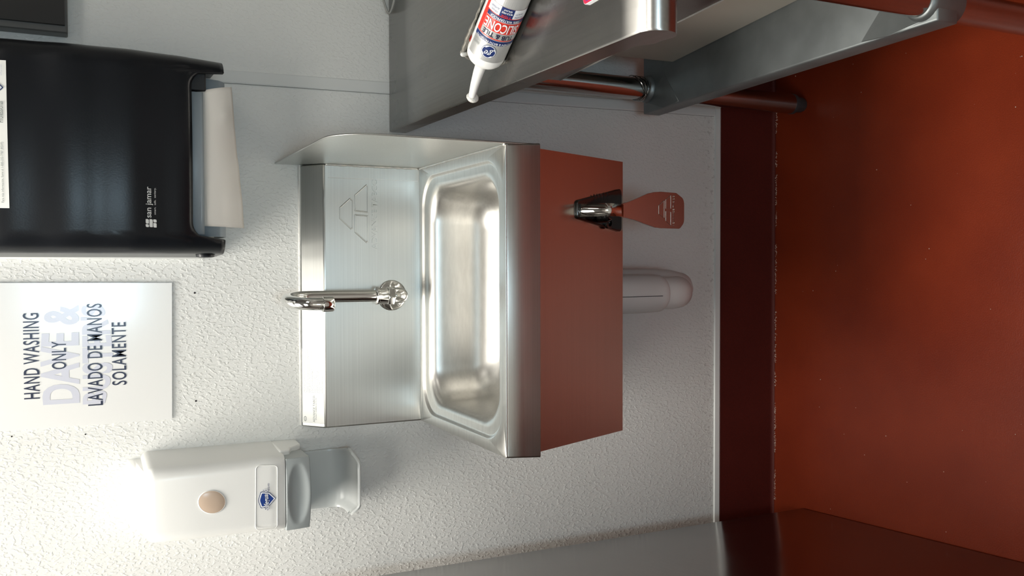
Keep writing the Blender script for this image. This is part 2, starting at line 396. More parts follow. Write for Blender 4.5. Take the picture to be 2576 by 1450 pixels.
# ceiling lamps; the two behind the photographer are added fill
LN = ['recessed ceiling light nearest the sink wall', 'added fill light on the ceiling behind the photographer, left', 'added fill light on the ceiling behind the photographer, right']
for i, (x, y, sx, sy, w) in enumerate(TROFFERS):
    t = thing('ceiling_light', LN[i], 'ceiling light', (x, y, CEIL), 'ceiling lights')
    a, b = sx/2+0.03, sy/2+0.03
    parts = [box_data(x-a, x+a, y-b, y-b+.03, CEIL-.02, CEIL), box_data(x-a, x+a, y+b-.03, y+b, CEIL-.02, CEIL), box_data(x-a, x-a+.03, y-b+.03, y+b-.03, CEIL-.02, CEIL), box_data(x+a-.03, x+a, y-b+.03, y+b-.03, CEIL-.02, CEIL)]
    finish('frame', *merge(*parts), 'trim', t)
    box('diffuser', (x-sx/2, x+sx/2, y-sy/2, y+sy/2, CEIL-.012, CEIL-.004), 'lamp', t)

# ------------------------------------------------------------------ hand sink
SW = 0.219
sink = thing('hand_sink', 'stainless steel wall-hung hand sink with splash and knee pedal', 'sink', (0, 0, 0.826))
# backsplash with sloped top
prof = [(0, 0.80), (0, 1.0244), (-0.0377, 0.9928), (-0.0377, 0.826), (-0.0377, 0.80)]
finish('backsplash', *loft_data([[(x, y, z) for y, z in prof] for x in (-SW, SW-0.0005)]), 'steel', sink, bevel=(0.0022, 3))
# deck and drawn bowl, one skin
cy0 = -0.2113
RG = [  # half x, half y, centre y, corner radius, z
    (0.2188, 0.1735, cy0, 0.003, 0.8245), (0.2182, 0.1728, cy0, 0.004, 0.826), (0.2030, 0.1618, -0.2100, 0.055, 0.826), (0.2010, 0.1598, -0.2100, 0.054, 0.8252),
    (0.1990, 0.1578, -0.2100, 0.053, 0.8225), (0.1965, 0.1553, -0.2100, 0.052, 0.8218), (0.1880, 0.1455, -0.2105, 0.050, 0.8215), (0.1835, 0.1395, -0.211, 0.052, 0.8205), (0.1790, 0.1345, -0.211, 0.055, 0.8165),
    (0.1760, 0.1315, -0.211, 0.055, 0.809), (0.1745, 0.1300, -0.211, 0.055, 0.798), (0.1730, 0.1285, -0.211, 0.055, 0.780)]
for q_ in range(0, 11):
    a_ = PI/2*q_/10; RG.append((0.1720-0.060*(1-math.cos(a_)), 0.1275-0.060*(1-math.cos(a_)), -0.211, 0.055-0.012*q_/10, 0.758-0.060*math.sin(a_)))
RG += [(0.05, 0.04, -0.211, 0.038, 0.6965), (0.024, 0.024, -0.211, 0.0235, 0.6955)]
rings = [[(x, y, z) for x, y in rrect(0, c, hx, hy, r, 10)] for hx, hy, c, r, z in RG]
finish('bowl', *loft_data(rings, True, False), 'steel_bowl', sink, smooth=60, solid=0.0009)
lathe('drain_strainer', (0, -0.211, 0.690), (0, 0, 1), [(0, 0.023), (0.0035, 0.0235), (0.0042, 0.020), (0.002, 0.016), (0.0015, 0.004)], 'chrome', sink)
# apron lip round the front and both ends
rim = round_poly([(-SW, -0.0377), (-SW, -0.385), (SW, -0.385), (SW, -0.0377)], [0, 0.003, 0.003, 0], 4)
apr = []
for z, o in ((0.774, -0.0028), (0.8225, 0), (0.8245, 0.0006), (0.8255, 0.002)):
    apr.append([(x*(1-o/SW), y+(o if y < -0.1 else 0), z) for x, y in rim])
finish('apron', *loft_data(apr, False, False), 'steel', sink, smooth=50, solid=0.0015)
# tapering skirt below
sx_ = 0.2148
sk = [[(-sx_, -0.004, 0.776), (-sx_, -0.380, 0.776), (sx_, -0.380, 0.776), (sx_, -0.004, 0.776)],
      [(-sx_, -0.004, 0.5735), (-sx_, -0.2892, 0.5735), (sx_, -0.2892, 0.5735), (sx_, -0.004, 0.5735)]]
finish('skirt', *loft_data(sk, False, False), 'steel_skirt', sink, solid=0.0012)
# right-hand side splash, rounded at the front top
sp = [(0.0, 0.776), (0.0, 1.065), (-0.385, 1.065), (-0.385, 0.776)]
sp = round_poly(sp, [0, 0, 0.062, 0], 12)
finish('side_splash', *prism_data([(SW-0.0002, y, z) for y, z in sp], (0.0026, 0, 0)), 'steel', sink, bevel=(0.0009, 2))
# weld / sealant beads inside the splash corner
def bead(name, a, b, r, material):
    a, b = Vector(a), Vector(b); pts = [a.lerp(b, i/40) for i in range(41)]
    tube(name, pts, [r*random.uniform(.55, 1.25) for _ in pts], material, sink, seg=8, smooth=180)
bead('weld_bead', (SW-0.001, -0.040, 0.8262), (SW-0.001, -0.383, 0.8262), 0.0022, 'steel_bowl')
bead('weld_bead', (SW-0.0012, -0.0385, 0.828), (SW-0.0012, -0.0385, 0.990), 0.0016, 'steel_bowl')
# sealant line along the wall
tube('sealant', [(-SW+0.002, -0.001, 1.0248), (SW, -0.001, 1.0248)], 0.0022, 'caulk', sink, seg=8)
box('fold_line', (0.196, 0.1972, -0.0383, -0.0375, 0.829, 0.985), 'steel_bowl', sink)

# embossed maker's mark on the backsplash
YB = -0.0377
def bs(cx, cyy):  # crop pixel -> backsplash plane
    x = 680+cx/3.153; y = 320+cyy/3.153
    d = r2*((725-y)/F_PX)+d2*((x-1288)/F_PX)+fwd
    return CAM+d*((YB-CAM.y)/d.y)
def outline(name, pts, root, closed=True, r=0.0011, material='steel', off=Vector((0, 0, 0))):
    P = [Vector(p)+off for p in pts]
    if closed: P.append(P[0].copy())
    data = ([], [])
    for a, b in zip(P[:-1], P[1:]):
        e = (b-a).normalized()*r*.4
        data = merge(data, tube_data([a-e, b+e], r, 8))
    return finish(name, *data, material, root, smooth=60)
for poly in ([(552, 640), (552, 725), (640, 808), (652, 800), (652, 582), (632, 568)],
             [(672, 832), (762, 915), (772, 905), (772, 706), (672, 696), (672, 720)],
             [(672, 540), (762, 460), (772, 470), (772, 676), (672, 664), (676, 650)]):
    outline('embossed_emblem', [bs(*p) for p in poly], sink)
def emb(u, v):
    a = bs(850, 968); b = bs(850, 412); c = bs(806, 968); d = bs(806, 412)
    p = (a*(1-u)+b*u)*(1-v)+(c*(1-u)+d*u)*v; return p+Vector((0, -0.0002, 0))
text('embossed_lettering', 'ADVANCE TABCO', 'steel', sink, emb, bold=0.010, depth=0.0026)

# instruction sticker on the sloped top
S0 = Vector((0, -0.0377, 0.9928)); SD = Vector((0, 0.0377, 0.0316)).normalized(); SN = Vector((0, -0.0316, 0.0377)).normalized()
def slope(x, t, h=0.0006): return Vector((x, 0, 0))+S0+SD*t+SN*h       # t = metres up the slope
pl = [(x, t) for x, t in rrect(-0.150, 0.0245, 0.0625, 0.0225, 0.002, 3)]
stk = finish('instruction_sticker', *prism_data([slope(x, t, 0.0001) for x, t in pl], SN*0.0003), 'sticker', sink)
stk['label'] = 'white printed cleaning instruction sticker'
def slab(x0, x1, t0, t1): return lambda u, v: slope(x0+(x1-x0)*u, t0+(t1-t0)*v)
text('lettering', 'ADVANCE TABCO.', 'label_txt', sink, slab(-0.2103, -0.1650, 0.0205, 0.0246), parent=stk, bold=0.01)
text('lettering', 'SMART FABRICATION', 'label_txt', sink, slab(-0.2065, -0.1690, 0.0172, 0.0194), parent=stk, shear=0.3)
lines = [('IMPORTANT CLEANING INSTRUCTIONS', .72), ('1. Use only soaps and cleaners made for stainless steel', .95), ('without any abrasives', .45), ('2. Never use chlorine based cleaners on steel surfaces', 1), ('steel wool or wire brushes can scratch', .85), ('and spoil the passive layer', .68),
         ('3. Rinse and wipe thoroughly after use to avoid staining', .95), ('or rusting', .5), ('4. Always rinse well after disinfection solution is dried', .92), ('clean thoroughly', .42), ('5. Use plastic scouring pads or a soft cloth for cleaning', .92), ('always with the grain', .62), ('6. Never leave any wet sponge or cleaner on surfaces', .88), ('overnight', .3), ('7. High levels of chlorine in detergent are not recommended for', 1), ('stainless steel sinks', .4)]
for i, (s, w) in enumerate(lines):
    t1 = 0.0430-i*0.00243
    text('lettering', s, 'label_txt', sink, slab(-0.1612, -0.1612+0.0725*w, t1-0.0017, t1), parent=stk)
ring = arc(0, 0, 1, 0, 2*PI, 24)[:-1]
rv, rf = loft_data([[slope(-0.2055+a*.0042, 0.0405+b*.0028, 0.0006) for a, b in ring], [slope(-0.2055+a*.0031, 0.0405+b*.0019, 0.0006) for a, b in ring]], True, False)
finish('certification_mark', rv, rf, 'label_txt', sink, parent=stk)
text('lettering', 'NSF', 'label_txt', sink, slab(-0.2075, -0.2035, 0.0397, 0.0413), parent=stk)

# faucet
fx, fy = 0.001, -0.078
fau = lathe('faucet', (fx, fy, 0.8625), (0, 0, 1), [(0, 0.0015), (0.0015, 0.0062), (0.005, 0.0102), (0.011, 0.0128), (0.018, 0.0136), (0.024, 0.0136), (0.0245, 0.0125), (0.0365, 0.0125), (0.037, 0.0134), (0.0505, 0.0134), (0.0515, 0.0146), (0.0545, 0.0146), (0.056, 0.0125)], 'chrome', sink)
fau['label'] = 'chrome gooseneck faucet'
hexr = [[(fx+0.0158*math.cos(PI/3*k+.35), fy+0.0158*math.sin(PI/3*k+.35), z) for k in range(6)] for z in (0.8872, 0.8985)]
finish('hex_nut', *loft_data(hexr), 'chrome', sink, parent=fau, bevel=(0.001, 2))
lathe('flange', (0, -0.0377, 0.877), (0, -1, 0), [(0, 0.0262), (0.002, 0.0258), (0.0048, 0.0225), (0.0058, 0.016), (0.007, 0.0125), (0.03, 0.0120)], 'chrome', sink, parent=fau)
a0 = Vector((fx, fy, 0)); a1 = Vector((-0.0075, -0.166, 0)); dr = (a1-a0); R = dr.length/2; dr.normalize()
pts = [a0+Vector((0, 0, z)) for z in (0.912, 0.94, 0.97, 1.0, 1.0265)]
pts += [a0+dr*(R-R*math.cos(t))+Vector((0, 0, 1.0265+R*math.sin(t))) for t in [PI*i/20 for i in range(1, 21)]]
tube('spout', pts, 0.0096, 'chrome', sink, parent=fau, seg=24)
lathe('aerator', a1+Vector((0, 0, 1.0285)), (0, 0, -1), [(0, 0.0098), (0.0005, 0.0115), (0.0155, 0.0115), (0.0168, 0.0105), (0.0168, 0.0085), (0.014, 0.008), (0.014, 0.001)], 'chrome', sink, parent=fau)

# knee pedal on the skirt
KN = Vector((0, -(0.776-0.5735), -(0.380-0.2892))).normalized()        # outward normal of the skirt
KD = Vector((0, 0.0908, -0.2025)).normalized()                          # down the skirt
K0 = Vector((0, -0.380, 0.776))
def kp(x, s, h): return Vector((x, 0, 0))+K0+KD*s+KN*h                  # s = metres down the skirt
plate = round_poly([(0.1205, 0.093), (0.1470, 0.093), (0.1725, 0.2135), (0.1030, 0.2135)], [0.007, 0.007, 0.006, 0.006], 5)
kv = finish('knee_valve', *prism_data([kp(x, s, 0.0008) for x, s in plate], KN*0.004), 'chrome_dark', sink, bevel=(0.0012, 2))
kv['label'] = 'chromed knee pedal valve with flat paddle'
# raised ribs and pivot nut on the plate
for x0, x1, s0, s1 in ((0.148, 0.158, 0.138, 0.140), (0.149, 0.160, 0.146, 0.148), (0.150, 0.161, 0.154, 0.156), (0.151, 0.162, 0.162, 0.164), (0.152, 0.164, 0.172, 0.174)):
    prism('rib', [kp(x0, s0, .0046), kp(x1, s0, .0046), kp(x1, s1, .0046), kp(x0, s1, .0046)], KN*0.0008, 'chrome_dark', sink, parent=kv)
lathe('pivot_nut', kp(0.1165, 0.173, 0.0045), KN, [(0, 0.0095), (0.004, 0.0095), (0.0042, 0.006), (0.0015, 0.0055), (0.0015, 0.0005)], 'chrome_dark', sink, parent=kv, seg=20)
lathe('pivot_boss', kp(0.130, 0.150, 0.004), KN, [(0, 0.0145), (0.018, 0.0135), (0.022, 0.010), (0.023, 0.001)], 'chrome_dark', sink, parent=kv, seg=24)
# bent lever arm
secs = [(0.1005, 0.003, 0.0098), (0.1015, 0.007, 0.0098), (0.1150, 0.0385, 0.0098), (0.1180, 0.0430, 0.0097), (0.1230, 0.0460, 0.0095), (0.1310, 0.0475, 0.0092), (0.1400, 0.0480, 0.009), (0.146, 0.048, 0.009)]
top = [[kp(0.1325-w, s, h), kp(0.1325+w, s, h)] for s, h, w in secs]
finish('lever', *loft_data(top, False, False), 'chrome', sink, parent=kv, smooth=60, solid=0.003)
pad = [(0.1235, 0.143), (0.1415, 0.143), (0.1480, 0.170), (0.1545, 0.193), (0.1625, 0.220), (0.1660, 0.240), (0.1680, 0.262), (0.1690, 0.310), (0.1600, 0.3365), (0.1210, 0.3365), (0.1105, 0.322), (0.1095, 0.262), (0.1100, 0.245), (0.1145, 0.215), (0.1195, 0.185)]
pad = round_poly(pad, [0.001]*6+[0.02, 0.012, 0.012, 0.012, 0.012, 0.02, 0.01, 0.01, 0.01], 4)
pdl = finish('paddle', *prism_data([kp(x, s, 0.045) for x, s in pad], KN*0.0028), 'polished', sink, parent=kv, bevel=(0.0008, 2))
H = 0.048
for poly in ([(0.1322, 0.254), (0.1452, 0.254), (0.1545, 0.271), (0.1262, 0.271)], [(0.1222, 0.276), (0.1370, 0.276), (0.1370, 0.292), (0.1150, 0.292)], [(0.1420, 0.276), (0.1560, 0.276), (0.1640, 0.292), (0.1420, 0.292)]):
    outline('embossed_emblem', [kp(x, s, H) for x, s in poly], sink, r=0.00045, material='polished').parent = pdl
o = text('embossed_lettering', 'ADVANCE TABCO', 'polished', sink, lambda u, v: kp(0.1135+u*0.0515, 0.3040-v*0.0045, H+0.0001), parent=pdl, depth=0.0004)

# ------------------------------------------------------------------ drain pipe
dp = thing('drain_pipe', 'white wrapped drain trap hanging below the hand sink', 'pipe', (0, -0.15, 0.36))
UB = 0.385
tube('tail_pipe', [(-0.0015, -0.15, 0.66), (-0.0015, -0.15, 0.45), (-0.001, -0.15, 0.415), (-0.001, -0.15, 0.406), (-0.001, -0.15, 0.400)], [0.0355, 0.0350, 0.0345, 0.0335, 0.030], 'wrap', dp, seg=28)
pts = [(-0.001, -0.15, 0.42), (-0.001, -0.15, UB)] + [(-0.001+0.004*i/12, -0.108-0.042*math.cos(PI*i/12), UB-0.042*math.sin(PI*i/12)) for i in range(1, 13)] + [(0.003, -0.066, 0.43), (0.003, -0.06, 0.445), (0.003, -0.045, 0.452), (0.003, -0.0, 0.452)]
tube('trap_bend', pts, [0.0285, 0.0295]+[0.0295]*12+[0.029]*4, 'wrap', dp, seg=28)
tube('outer_wrap', [(0.008, -0.100, 0.60), (0.008, -0.100, 0.38), (0.007, -0.098, 0.345), (0.006, -0.092, 0.315), (0.005, -0.080, 0.298), (0.005, -0.07, 0.294)], [0.036, 0.036, 0.0345, 0.030, 0.020, 0.010], 'wrap', dp, seg=28)
tube('seam', [(-0.0055, -0.15-0.0352, 0.60), (-0.0050, -0.15-0.0352, 0.47), (-0.0046, -0.15-0.0347, 0.42)], 0.0006, 'darkline', dp, seg=6)
lathe('clamp', (0.024, -0.138, 0.486), (0, 0, 1), [(0, 0.006), (0.004, 0.010), (0.022, 0.011), (0.06, 0.011)], 'wrap', dp, seg=16)

# ------------------------------------------------------------------ soap dispenser
SX0, SX1 = -0.362, -0.239
sd = thing('soap_dispenser', 'white wall soap dispenser with grey push bar and drip tray', 'soap dispenser', (-0.30, 0, 1.06))
# housing: horizontal U sections lofted upward
def usec(x0, x1, yf, r, z, inset=0.0):
    p = round_poly([(x0, 0.0), (x0+inset, yf), (x1-inset, yf), (x1, 0.0)], [0, r, r, 0], 8)
    return [(x, y, z) for x, y in p]
hs = [(1.0755, 0.115, .014, .0045), (1.0765, 0.1158, .014, .0045), (1.10, 0.1165, .015, .005), (1.15, 0.1175, .017, .0055), (1.20, 0.118, .018, .006), (1.245, 0.1175, .019, .0065), (1.262, 0.1155, .020, .007)]
rings = [usec(SX0, SX1, -d, r, z, i) for z, d, r, i in hs]
for t in range(1, 8):                                                    # crown curling back to the wall
    a = PI/2*t/7; d = 0.1155-0.016*(1-math.cos(a)); z = 1.262+0.013*math.sin(a)
    rings.append(usec(SX0+0.010*(1-math.cos(a)), SX1-0.010*(1-math.cos(a)), -d, .020, z, .007))
last = rings[-1]
rings.append([(x*0.99-0.003, y*0.55, z+0.010) for x, y, z in last])
rings.append([(x*0.985-0.0045, y*0.02, z+0.018) for x, y, z in last])
finish('housing', *loft_data(rings), 'white_plastic', sd, smooth=45)
# back shell sides running a little lower than the cover
prism('back_shell', [(SX1-0.012, y, z) for y, z in round_poly([(0, 1.078), (-0.088, 1.078), (-0.082, 1.062), (-0.062, 1.056), (-0.042, 1.036), (0, 1.034)], [0, 0, .004, .01, .01, 0], 4)], (0.0115, 0, 0), 'white_plastic', sd, bevel=(0.003, 3))
prism('back_shell', [(SX0+0.0005, y, z) for y, z in round_poly([(0, 1.078), (-0.088, 1.078), (-0.082, 1.062), (-0.062, 1.056), (-0.042, 1.036), (0, 1.034)], [0, 0, .004, .01, .01, 0], 4)], (0.0115, 0, 0), 'white_plastic', sd, bevel=(0.003, 3))
# push bar: bowed front with an oval finger dimple
nx, nz = 40, 16; grid = []
for j in range(nz+1):
    row = []; tz = j/nz; z = 1.0745-0.0375*tz
    for i in range(nx+1):
        tx = i/nx*2-1; x = -0.3035+tx*0.0560
        bow = 0.0045*(1-tx*tx)
        y = -0.1135-bow+0.004*(tz**2)
        e = (tx/0.86)**2+((tz-0.5)/0.42)**2
        if e < 1: y += 0.0075*(1-e)**1.0*(1.3-0.6*tz)
        row.append(Vector((x, y, z-0.0018*(1-tx*tx)*tz)))
    grid.append(row)
V = [p for r in grid for p in r]; Fc = [(j*(nx+1)+i, j*(nx+1)+i+1, (j+1)*(nx+1)+i+1, (j+1)*(nx+1)+i) for j in range(nz) for i in range(nx)]
nb = len(V)
edge = [(0, i) for i in range(nx+1)]+[(j, nx) for j in range(1, nz+1)]+[(nz, i) for i in range(nx-1, -1, -1)]+[(j, 0) for j in range(nz-1, 0, -1)]
for j, i in edge: p = grid[j][i]; V.append(Vector((p.x, -0.055, p.z)))
k = len(edge)
for q in range(k):
    a = edge[q]; b = edge[(q+1) % k]
    Fc.append((a[0]*(nx+1)+a[1], nb+q, nb+(q+1) % k, b[0]*(nx+1)+b[1]))
Fc.append(tuple(nb+q for q in range(k)))
finish('push_bar', V, Fc, 'grey_plastic', sd, smooth=40, bevel=(0.003, 3))
# drip tray: back plate sweeping forward into a cupped lip
prof = [(-0.003, 1.050, .049), (-0.003, 1.01, .0492), (-0.003, 0.985, .0495), (-0.0045, 0.973, .0497), (-0.009, 0.963, .050), (-0.017, 0.954, .051), (-0.028, 0.948, .053), (-0.045, 0.9445, .0555), (-0.062, 0.9435, .0565), (-0.075, 0.9445, .0560), (-0.083, 0.9465, .0535), (-0.0865, 0.9485, .0490)]
rows = []
for k_, (y, z, w) in enumerate(prof):
    row = []
    for i in range(25):
        t = i/24*2-1; up = 0.0; fy_ = y
        if k_ >= 4: up = 0.010*max(0, abs(t)-0.72)/0.28*min(1, (k_-3)/4)
        if k_ >= 8: fy_ = y+0.018*max(0, abs(t)-0.55)**2/0.2
        row.append((-0.3105+0.002*(k_/11)+t*w, fy_, z+up))
    rows.append(row)
finish('drip_tray', *loft_data(rows, False, False), 'tray_plastic', sd, smooth=60, solid=0.0045, bevel=(0.001, 2))
# oval sight window
el = [(-0.3004+0.0172*a*.98+0.002*b, 1.1843+0.0190*b) for a, b in arc(0, 0, 1, 0, 2*PI, 40)[:-1]]
finish('sight_window', *loft_data([[(x, -0.1175, z) for x, z in el], [(x, -0.1188, z) for x, z in el], [(-0.3004+(x+0.3004)*.86, -0.1196, 1.1843+(z-1.1843)*.86) for x, z in el], [(-0.3004+(x+0.3004)*.3, -0.1204, 1.1843+(z-1.1843)*.3) for x, z in el]]), 'soap', sd, smooth=60)
rv, rf = loft_data([[(-0.3004+(x+0.3004)*s, -0.1184-h, 1.1843+(z-1.1843)*s) for x, z in el] for s, h in ((1.06, -0.001), (1.05, 0.0004), (1.0, 0.0007), (0.97, -0.0002))], True, False)
finish('window_rim', rv, rf, 'white_plastic', sd, smooth=70)
# label panel and printed shield
fr = round_poly([(-0.2525, 1.1200), (-0.2555, 1.0875), (-0.3525, 1.0885), (-0.3515, 1.1212)], 0.006, 5)
outline('label_border', [(x, -0.1170, z) for x, z in fr], sd, r=0.0006, material='white_plastic')
YS = -0.1176
def sh(s, cx=-0.3066, cz=1.1046): return [(cx+x*s, cz+z*s) for x, z in round_poly([(-0.0125, 0.0085), (0.0, 0.0128), (0.0135, 0.0085), (0.0115, -0.004), (0.0008, -0.0142), (-0.0100, -0.004)], [.002, .01, .002, .008, .001, .008], 4)]
shd = prism('shield_print', [(x, YS+0.0004, z) for x, z in sh(1.0)], (0, -0.0003, 0), 'navy', sd)
prism('shield_white', [(x, YS+0.0003, z) for x, z in sh(0.93)], (0, -0.0003, 0), 'white_print', sd, parent=shd)
prism('shield_blue', [(x, YS+0.0002, z) for x, z in sh(0.78)], (0, -0.0003, 0), 'blue', sd, parent=shd)
for mt_, bo, y_ in (('navy', 0.055, YS-0.0003), ('white_print', 0.012, YS-0.0005)):
    text('lettering', 'Safeguard', mt_, sd, lambda u, v, y_=y_: Vector((-0.3232+u*0.0335, y_, 1.0985+v*0.0095+u*0.0022)), parent=shd, bold=bo, shear=0.25)
text('lettering', 'LIQUID', 'navy', sd, wall_rect(-0.2925, -0.2815, 1.0998, 1.1026, YS-0.0001), parent=shd, bold=0.01)

# ------------------------------------------------------------------ paper towel dispenser
TX0, TX1 = 0.0640, 0.3535
td = thing('paper_towel_dispenser', 'smoky black plastic paper towel dispenser on the wall', 'towel dispenser', (0.21, 0, 1.17))
zt = [1.16, 1.18, 1.20, 1.23, 1.26, 1.29, 1.32, 1.35, 1.38, 1.41, 1.44, 1.47, 1.50, 1.53, 1.555, 1.575, 1.585]
yd = [.150, .158, .165, .174, .181, .1855, .1875, .187, .185, .182, .1785, .174, .168, .159, .146, .122, .085]
def interp(z, zs, ys):
    if z <= zs[0]: return ys[0]
    for a, b, p, q in zip(zs[:-1], zs[1:], ys[:-1], ys[1:]):
        if z <= b: return p+(q-p)*(z-a)/(b-a)
    return ys[-1]
def fdep(z): return interp(z, zt, yd)+(0.0011*math.sin(2*PI*(z-1.276)/0.0745) if 1.215 < z < 1.53 else 0.0)
def ufun(z, n_side=8, n_c=8, n_f=60):
    d = fdep(z); r = min(0.032, d*.5); ins = 0.004; out = []
    x0, x1 = TX0, TX1
    for i in range(n_side): out.append((x0+ins*(i/n_side), -(d-r)*i/n_side))
    x0 += ins; x1 -= ins
    out += [(x0+r-r*math.cos(a), -(d-r)-r*math.sin(a)) for a in [PI/2*i/n_c for i in range(n_c)]]
    bowx = 0.006
    for i in range(n_f+1):
        t = i/n_f; out.append((x0+r+(x1-x0-2*r)*t, -d-bowx*(1-(2*t-1)**2)))
    out += [(x1-r+r*math.sin(a), -(d-r)-r*math.cos(a)) for a in [PI/2*i/n_c for i in range(1, n_c+1)]]
    for i in range(n_side-1, -1, -1): out.append((x1+ins*(1-i/n_side), -(d-r)*i/n_side))
    return out
ncol = len(ufun(1.3)); OX0, OX1, ZO, ZP = 0.0875, 0.3285, 1.2125, 1.1655
cols = []
def zbot(x, front):
    if not front: return ZP
    rr = 0.026
    if x < OX0 or x > OX1: return ZP
    e = min(x-OX0, OX1-x)
    if e >= rr: return ZO
    q = rr-e
    return ZO-rr+math.sqrt(max(rr*rr-q*q, 0)) if e > 0.0012 else ZP
levels = 64
UREF = ufun(1.20)
def col_point(cidx, z): return ufun(z)[cidx]
ztop = 1.585
rings = []
for L in range(levels+1):
    t = L/levels; ring_ = []
    for cidx in range(ncol):
        x, y = UREF[cidx]; zb = zbot(x, y < -0.09); z = zb+(ztop-zb)*t
        ring_.append(z)
    rings.append(ring_)
cache = {}
def uf(z):
    k_ = round(z, 4)
    if k_ not in cache: cache[k_] = ufun(k_)
    return cache[k_]
pr_ = [[(uf(z)[c][0], uf(z)[c][1], z) for c, z in enumerate(r)] for r in rings]
V, Fc = loft_data(pr_, False, False)
Fc.append(tuple(range(levels*ncol, (levels+1)*ncol)))
finish('cover', V, Fc, 'smoke', td, smooth=50, solid=0.0035)
box('back_plate', (TX0-0.002, TX1+0.002, -0.012, 0.0, 1.178, 1.58), 'trim', td, bevel=(0.003, 2))
box('chassis', (TX0+0.012, TX1-0.012, -0.120, -0.010, 1.200, 1.50), 'black', td)
lathe('lock_button', (TX0+0.0035, -0.118, 1.190), (-1, 0, 0), [(0, 0.014), (0.0035, 0.013), (0.0048, 0.008), (0.005, 0.001)], 'smoke', td, seg=24)
# pale dispensing lever behind the paper
rows = [[(x, y, z) for x in (0.0935, 0.3225)] for y, z in ((-0.118, 1.2125), (-0.128, 1.200), (-0.131, 1.185), (-0.127, 1.172), (-0.115, 1.163), (-0.095, 1.160), (-0.03, 1.166))]
finish('dispensing_lever', *loft_data(rows, False, False), 'grey_blue', td, smooth=70, solid=0.003)
box('roller_bracket', (0.301, 0.327, -0.152, -0.112, 1.1905, 1.2125), 'black', td, bevel=(0.002, 2))
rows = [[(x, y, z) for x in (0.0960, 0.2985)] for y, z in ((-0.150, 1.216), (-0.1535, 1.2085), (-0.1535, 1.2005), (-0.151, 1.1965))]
finish('shaded_paper_strip', *loft_data(rows, False, False), 'grey_blue', td, smooth=70, solid=0.003)  # cover's shade on the paper's top, put in as a blue-grey strip
# hanging sheet
nx, nz = 34, 18; rows = []
for j in range(nz+1):
    t = j/nz; row = []
    for i in range(nx+1):
        u = i/nx
        xa = 0.1085+0.191*u; xb = 0.1065+0.2055*u
        x = xa+(xb-xa)*t
        zb = 1.1370+0.0170*u
        z = 1.2085+(zb-1.2085)*t
        y = -0.1385-0.017*math.sin(PI*min(1, t*1.02)*.85)+0.004*math.sin(u*7+1.2+t*2)*t-0.008*math.exp(-((u-.80)/.05)**2-((t-.78)/.22)**2)+0.0016*math.sin(u*26)*t*t
        y += 0.010*t*t*(1-u*.4)
        row.append((x, y, z))
    rows.append(row)
pt = finish('paper_towel', *loft_data(rows, False, False), 'paper', None, smooth=180, solid=0.0003)
tag(pt, 'cream paper towel hanging out of the black dispenser', 'paper towel')
# printed mark on the cover
def tf(x, z, h=0.0012):
    d = fdep(z); x0 = TX0+.004+.032; x1 = TX1-.004-.032; t = (x-x0)/(x1-x0)
    return Vector((x, -d-0.006*(1-(2*t-1)**2)-h, z))
lg = text('brand_print', 'san jamar', 'logo_white', td, lambda u, v: tf(0.1168+u*0.0420, 1.2655+v*0.0095), bold=0.006)
text('lettering', 'smart.  safe.  sanitary.', 'logo_white', td, lambda u, v: tf(0.1212+u*0.0365, 1.2614+v*0.0032), parent=lg)
for nm, q in (('a', [(0.1035, 1.2690), (0.1090, 1.2690), (0.1115, 1.2705), (0.1115, 1.2648), (0.1035, 1.2648)]),):
    pass
for z0, z1, xs0 in ((1.2712, 1.2752, None), (1.2662, 1.2704, None), (1.2612, 1.2654, None)):
    if z0 == 1.2662: segs = [(0.1040, 0.1148)]
    elif z0 == 1.2712: segs = [(0.1040, 0.1080), (0.1088, 0.1148)]
    else: segs = [(0.1036, 0.1098), (0.1106, 0.1146)]
    for a, b in segs:
        pl = round_poly([(a, z0), (b, z0), (b, z1), (a, z1)], [0.0004, 0.0016, 0.0004, 0.0016], 3)
        prism('emblem_block', [tf(x, z, 0.0008) for x, z in pl], (0, -0.0004, 0), 'logo_white', td, parent=lg)
# sticker
rows = [[tf(0.1255+0.1895*i/20, z+0.0015*i/20, 0.0011) for i in range(21)] for z in (1.4375, 1.45, 1.465, 1.48, 1.495, 1.51)]
stk2 = finish('sticker', *loft_data(rows, False, False), 'sticker', td, solid=0.0003); stk2['label'] = 'white printed sticker'
def lf(x0, x1, z0, z1): return lambda u, v: tf(x0+(x1-x0)*u, z0+(z1-z0)*v, 0.0018)
text('lettering', 'Para más información, llame al 1-800-332-7787 (RSVP)', 'label_txt', td, lf(0.1325, 0.2095, 1.4425, 1.4462), parent=stk2)
text('lettering', 'For more information call 1-800-332-7787 (RSVP)', 'label_txt', td, lf(0.1325, 0.2005, 1.4482, 1.4518), parent=stk2)
text('lettering', 'Professional', 'label_txt', td, lf(0.2345, 0.2615, 1.4428, 1.4492), parent=stk2, bold=0.004)
text('lettering', '0952-3-81', 'lilac', td, lf(0.295, 0.309, 1.4435, 1.4462), parent=stk2)
for s, mt_, h in ((1.0, 'navy', .0016), (0.86, 'white_print', .0018), (0.72, 'cyan', .0020)):
    pl = round_poly([(-0.011, 0.010), (0.011, 0.010), (0.010, -0.002), (0.0005, -0.0115), (-0.0095, -0.002)], [.003, .003, .006, .001, .006], 4)
    prism('shield_print', [tf(0.2790+x*s, 1.4535+z*s, h) for x, z in pl], (0, -0.0001, 0), mt_, td, parent=stk2)

